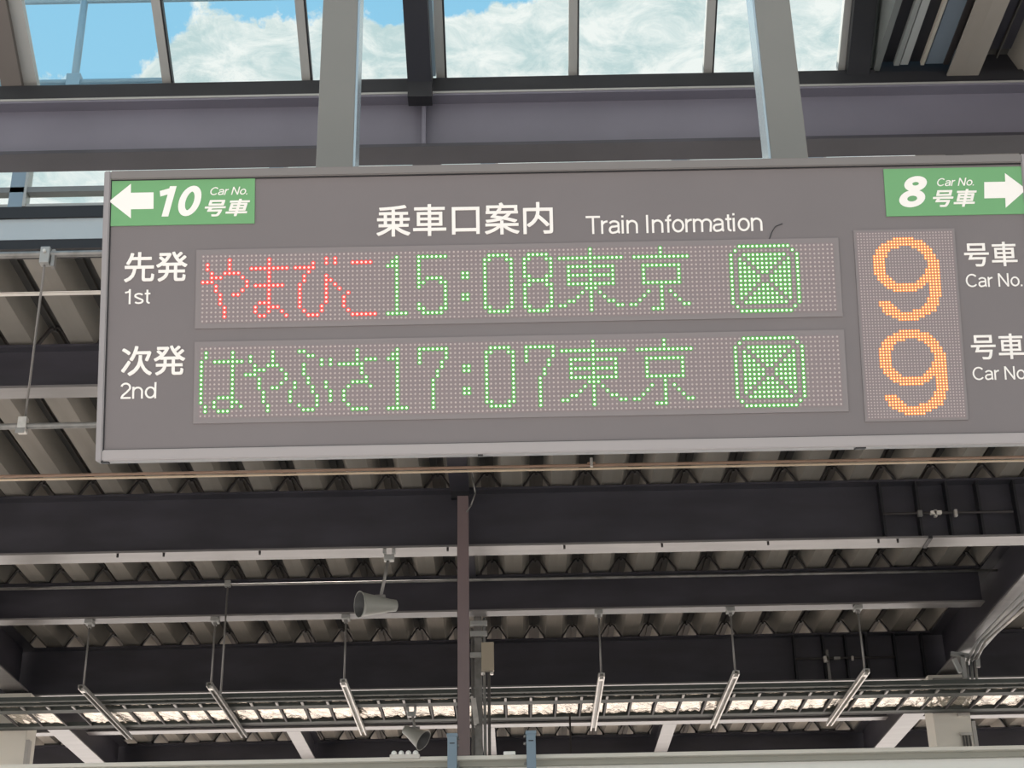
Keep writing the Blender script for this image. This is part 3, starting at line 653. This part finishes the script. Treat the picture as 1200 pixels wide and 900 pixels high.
for X, Y, lab in ((5.47, 20.0, 'cream column at the lower right under the girder, pipes on its face'), (atY(34, 875, 19.8).x-.285, 20.0, 'cream column at the lower left frame edge')):
    t = thing('column', (X, Y, 0), lab, 'column', 'cream columns')
    w = .235
    ztop = 7.0-.02 if X < 0 else 6.99
    bxo('shaft', (X-w, Y-.2, 0), (X+w, Y+.2, ztop), CREAM, t, .006)
    bxo('flange_edge', (X+w, Y-.21, 0), (X+w+.05, Y-.1, ztop-.6), mat('column_edge_grey', (.42, .40, .37), .5), t, .003)
    bxo('base_plate', (X-.4, Y-.4, 0), (X+.4, Y+.4, .03), CREAM, t)
    if X > 0:
        for dx in (.10, .14, .18): tbo('pipe', (X+dx, Y-.23, 0), (X+dx, Y-.23, 6.2), .014, ROD, t)
        for zc_ in (5.4, 5.8, 6.2, 6.45): bxo('pipe_clip', (X+.07, Y-.26, zc_), (X+.21, Y-.2, zc_+.035), BRIGHTM, t, .003)
        bxo('cap_plate', (X-.18, Y-.24, 6.72), (X+.26, Y-.2, 6.94), GREYM, t, .004)
# conduits that follow the right hand girder and drop to the tray
t = thing('conduit_bundle', (5.6, 19.3, 6.9), 'bundle of grey conduits hanging off the right girder down to the cable tray', 'conduit')
pts1 = [(1196, 712), (1160, 745), (1136, 768), (1140, 800), (1140, 815)]
for k, (ox, dz_) in enumerate(((0, 0), (5, -.02), (-5, .01))):
    bm = bmesh.new()
    PP = [atZ(1205+ox, 700+ox, 6.93), atZ(1150+ox, 752, 6.93), atY(1138+ox, 775, 19.0), atY(1141+ox, 812, 18.9)]
    for a, b in zip(PP, PP[1:]): tube(bm, a, b, .018, 8, off=t.location)
    obj('conduit', bm, ALU if k != 1 else BRIGHTM, t)
for a, b in (((1114, 766), (1147, 770)), ((1118, 772), (1126, 788)), ((1127, 768), (1131, 795)), ((1145, 766), (1146, 782))): baro('strut', atY(*a, 18.9), atY(*b, 18.9), .05, .05, ALU, t)

# ================================================================ CABLE TRAY
ZT = 6.45
def yz(px, py, z): return atZ(px, py, z).y
ct = thing('cable_tray', (0, 18.6, ZT), 'long suspended cable ladder lined with crinkled shiny foil, crossing the whole picture', 'cable tray')
yA0, yA1 = yz(600, 811, ZT), yz(600, 816, ZT); yB0, yB1 = yz(600, 822, ZT), yz(600, 826, ZT); yC0, yC1 = yz(600, 841, ZT), yz(600, 844, ZT)
print('tray', yA0, yA1, yB0, yB1, yC0, yC1)
X0, X1 = -8.6, 8.6
bxo('side_rail', (X0, yA0, ZT), (X1, yA0+.06, ZT+.05), TRAY, ct); bxo('side_rail', (X0, yA1+.03, ZT+.01), (X1, yA1+.09, ZT+.04), TRAY, ct)
bxo('side_rail', (X0, yB0, ZT), (X1, yB1, ZT+.05), TRAY, ct)
bxo('side_rail', (X0, yC0, ZT), (X1, yC1, ZT+.05), TRAY, ct); bxo('side_rail', (X0, yC1+.03, ZT), (X1, yC1+.05, ZT+.03), BRK, ct)
PR = 29.5*19/1850
n_r = int((X1-X0)/PR)
rung = bmesh.new(); box(rung, (-.010, yB1, .0), (.010, yC0, .025), (0, ct.location.y, 0)); rme = bpy.data.meshes.new('rung'); rung.to_mesh(rme); rung.free(); rme.materials.append(BRK)
r2 = bmesh.new(); box(r2, (-.014, yA1+.09, .0), (.014, yB0, .02), (0, ct.location.y, 0)); r2me = bpy.data.meshes.new('rung_small'); r2.to_mesh(r2me); r2.free(); r2me.materials.append(GREYM)
Xph = atZ(600+22, 832, ZT).x
for k in range(n_r+1):
    x = X0+((Xph-X0) % PR)+k*PR
    if x > X1: break
    o = obj('rung', rme, None, ct); o.location = (x, 0, 0); o = obj('rung', r2me, None, ct); o.location = (x, 0, 0)
    if random.random() < .95:
        # one foil sheet per bay, crinkled
        bm = bmesh.new(); nx, ny = 5, 5; g_ = []
        x1_ = x+PR-.03
        for j in range(ny+1):
            g_.append([bm.verts.new((x+.02+(x1_-x-.02)*i/nx, yB1+(yC0-yB1)*j/ny-ct.location.y, .03+random.uniform(-.012, .012))) for i in range(nx+1)])
        for j in range(ny):
            for i in range(nx): bm.faces.new((g_[j][i], g_[j+1][i], g_[j+1][i+1], g_[j][i+1]))
        obj('foil_sheet', bm, FOIL, ct)
        bm = bmesh.new()
        a0 = random.uniform(0, .5); box(bm, (x+.03+a0*.1, yA1+.10-ct.location.y, .03), (x1_-.03, yB0-.01-ct.location.y, .035)); obj('foil_strip', bm, FOIL, ct)
# hangers
hang = [(104, 727, 93, 806, 157, 863, 'cable tray hanger, leftmost in the picture'), (250, 722, 244, 803, 291, 861, 'cable tray hanger, second from the left, beside the extra long rod'), (404, 719, 399, 799, 428, 858, 'cable tray hanger just below the upper horn speaker'),
        (702, 713, 703, 792, 700, 853, 'cable tray hanger right of the brown post, seen almost end on'), (857, 711, 863, 789, 835, 850, 'bright cable tray hanger, second from the right'), (1007, 708, 1016, 787, 973, 847, 'bright cable tray hanger, rightmost before the cream column')]
for k, (x0, y0, x1_, y1_, x2, y2, lab) in enumerate(hang):
    A = atZ(x0, y0-2, 7.19); A.y = 17.5; X = A.x
    zb_ = atY(x1_, y1_, 17.5).z
    t = thing('tray_hanger', (X, 17.5, zb_), lab, 'hanger', 'hangers of the cable tray')
    tbo('rod', (X, 17.5, zb_), (X, 17.5, 7.16), .011, ROD, t, 8)
    bxo('beam_clamp', (X-.045, 17.42, 7.135), (X+.045, 17.56, 7.185), ALU, t, .005); bxo('nut', (X-.02, 17.48, 7.10), (X+.02, 17.52, 7.135), GREYM, t)
    ye = atZ(x2, y2, zb_).y
    if k == 0: print('hanger far end', ye, zb_)
    ye = min(ye, 20.0)
    for s in (-.028, .028): bxo('channel_side', (X+s-.008, 17.40, zb_-.04), (X+s+.008, ye, zb_+.0), BRIGHTM if k > 1 else GREYM, t)
    bxo('channel_back', (X-.036, 17.40, zb_+.0), (X+.036, ye, zb_+.008), ALU if k > 1 else ROD, t)
    bxo('nut', (X-.025, 17.46, zb_-.05), (X+.025, 17.54, zb_-.01), BRIGHTM, t)
A = atY(267, 684, 17.28); B = atY(261, 815, 17.28)
t = thing('hanging_rod', (A.x, 17.28, B.z), 'extra long thin rod from the grey pipe down beside the second hanger', 'rod')
tbo('rod', (A.x, 17.28, B.z), (A.x, 17.28, A.z-.0), .011, ROD, t, 8); bxo('clamp', (A.x-.035, 17.25, A.z-.04), (A.x+.035, 17.31, A.z+.035), ALU, t, .004)
A = atY(668, 792, 19.9)
for k, (px, a_, b_, w_, lab) in enumerate(((668, 815, 880, .012, 'thin dark vertical rod below the tray between the post and the end on hanger'),)):
    A = atY(px, 850, 19.3); o = tbo('drop_rod', (A.x, 19.3, 0), (A.x, 19.3, 6.45), w_, BRK); tag(o, lab, 'rod')

# ================================================================ WHITE FASCIA AT THE BOTTOM
YF = 12.9; zf = atY(600, 884.5, YF).z
t = thing('shelter_fascia', (0, YF, zf-1.0), 'long white and cream fascia of a platform shelter along the bottom edge', 'fascia')
bxo('white_panel', (-8, YF+.12, zf-1.0), (8, YF+.9, zf-.005), WHITE, t)
bxo('rim', (-8, YF, zf-.032), (8, YF+.95, zf), CREAM, t, .004)
bxo('shade_strip', (-8, YF+.06, zf-.075), (8, YF+.12, zf-.03), mat('fascia_shade', (.34, .33, .28), .5), t)  # shade under the rim put in as a darker olive band
for px in (541,): P = atY(px, 893, YF+.1); bxo('joint_plate', (P.x-.03, YF+.045, zf-.6), (P.x-.015, YF+.12, zf-.03), GREYM, t)
A = atY(457, 884, YF); B = atY(492, 884, YF)
t = thing('lamp_strip', (A.x, YF-.02, zf), 'small pale strip with four round bulbs on the fascia rim', 'lamp')
bxo('strip', (A.x, YF-.03, zf-.02), (B.x, YF+.02, zf+.015), WHITEL, t, .004)
for i in range(4):
    x = A.x+(B.x-A.x)*(.14+.24*i); bm = bmesh.new(); bmesh.ops.create_uvsphere(bm, u_segments=12, v_segments=8, radius=.024)
    for v in bm.verts: v.co += Vector((x, YF-.01, zf+.025))-t.location
    obj('bulb', bm, WHITE, t)
A = atY(590, 882, YF); B = atY(604, 882, YF); tag(bxo('junction_cap', (A.x, YF, zf), (B.x, YF+.06, zf+.03), WHITE, None, .006), 'small flat white cap on the fascia rim between the blue brackets', 'cap')
for px, pt_, lab in ((530, 861, 'blue grey upright bracket on the fascia, left of the brown post'), (622, 858, 'blue grey upright bracket on the fascia, right of the brown post')):
    P = atY(px, pt_, YF-.1); t = thing('fascia_bracket', (P.x, YF-.1, zf-.6), lab, 'bracket', 'blue brackets on the fascia')
    bxo('upright', (P.x-.038, YF-.13, zf-.7), (P.x+.038, YF-.05, P.z), BLUEG, t, .004)
    bxo('slot', (P.x-.02, YF-.133, P.z-.08), (P.x+.02, YF-.129, P.z-.072), BLACK, t)
    bxo('cap', (P.x-.044, YF-.135, P.z-.02), (P.x+.044, YF-.045, P.z+.006), BLUEG, t, .003)
    for dz_ in (.03, .09, .25): tbo('bolt', (P.x-.06 if px > 600 else P.x+.04, YF-.09, P.z-dz_), (P.x-.038 if px > 600 else P.x+.055, YF-.09, P.z-dz_), .012, GREYM, t, 8)
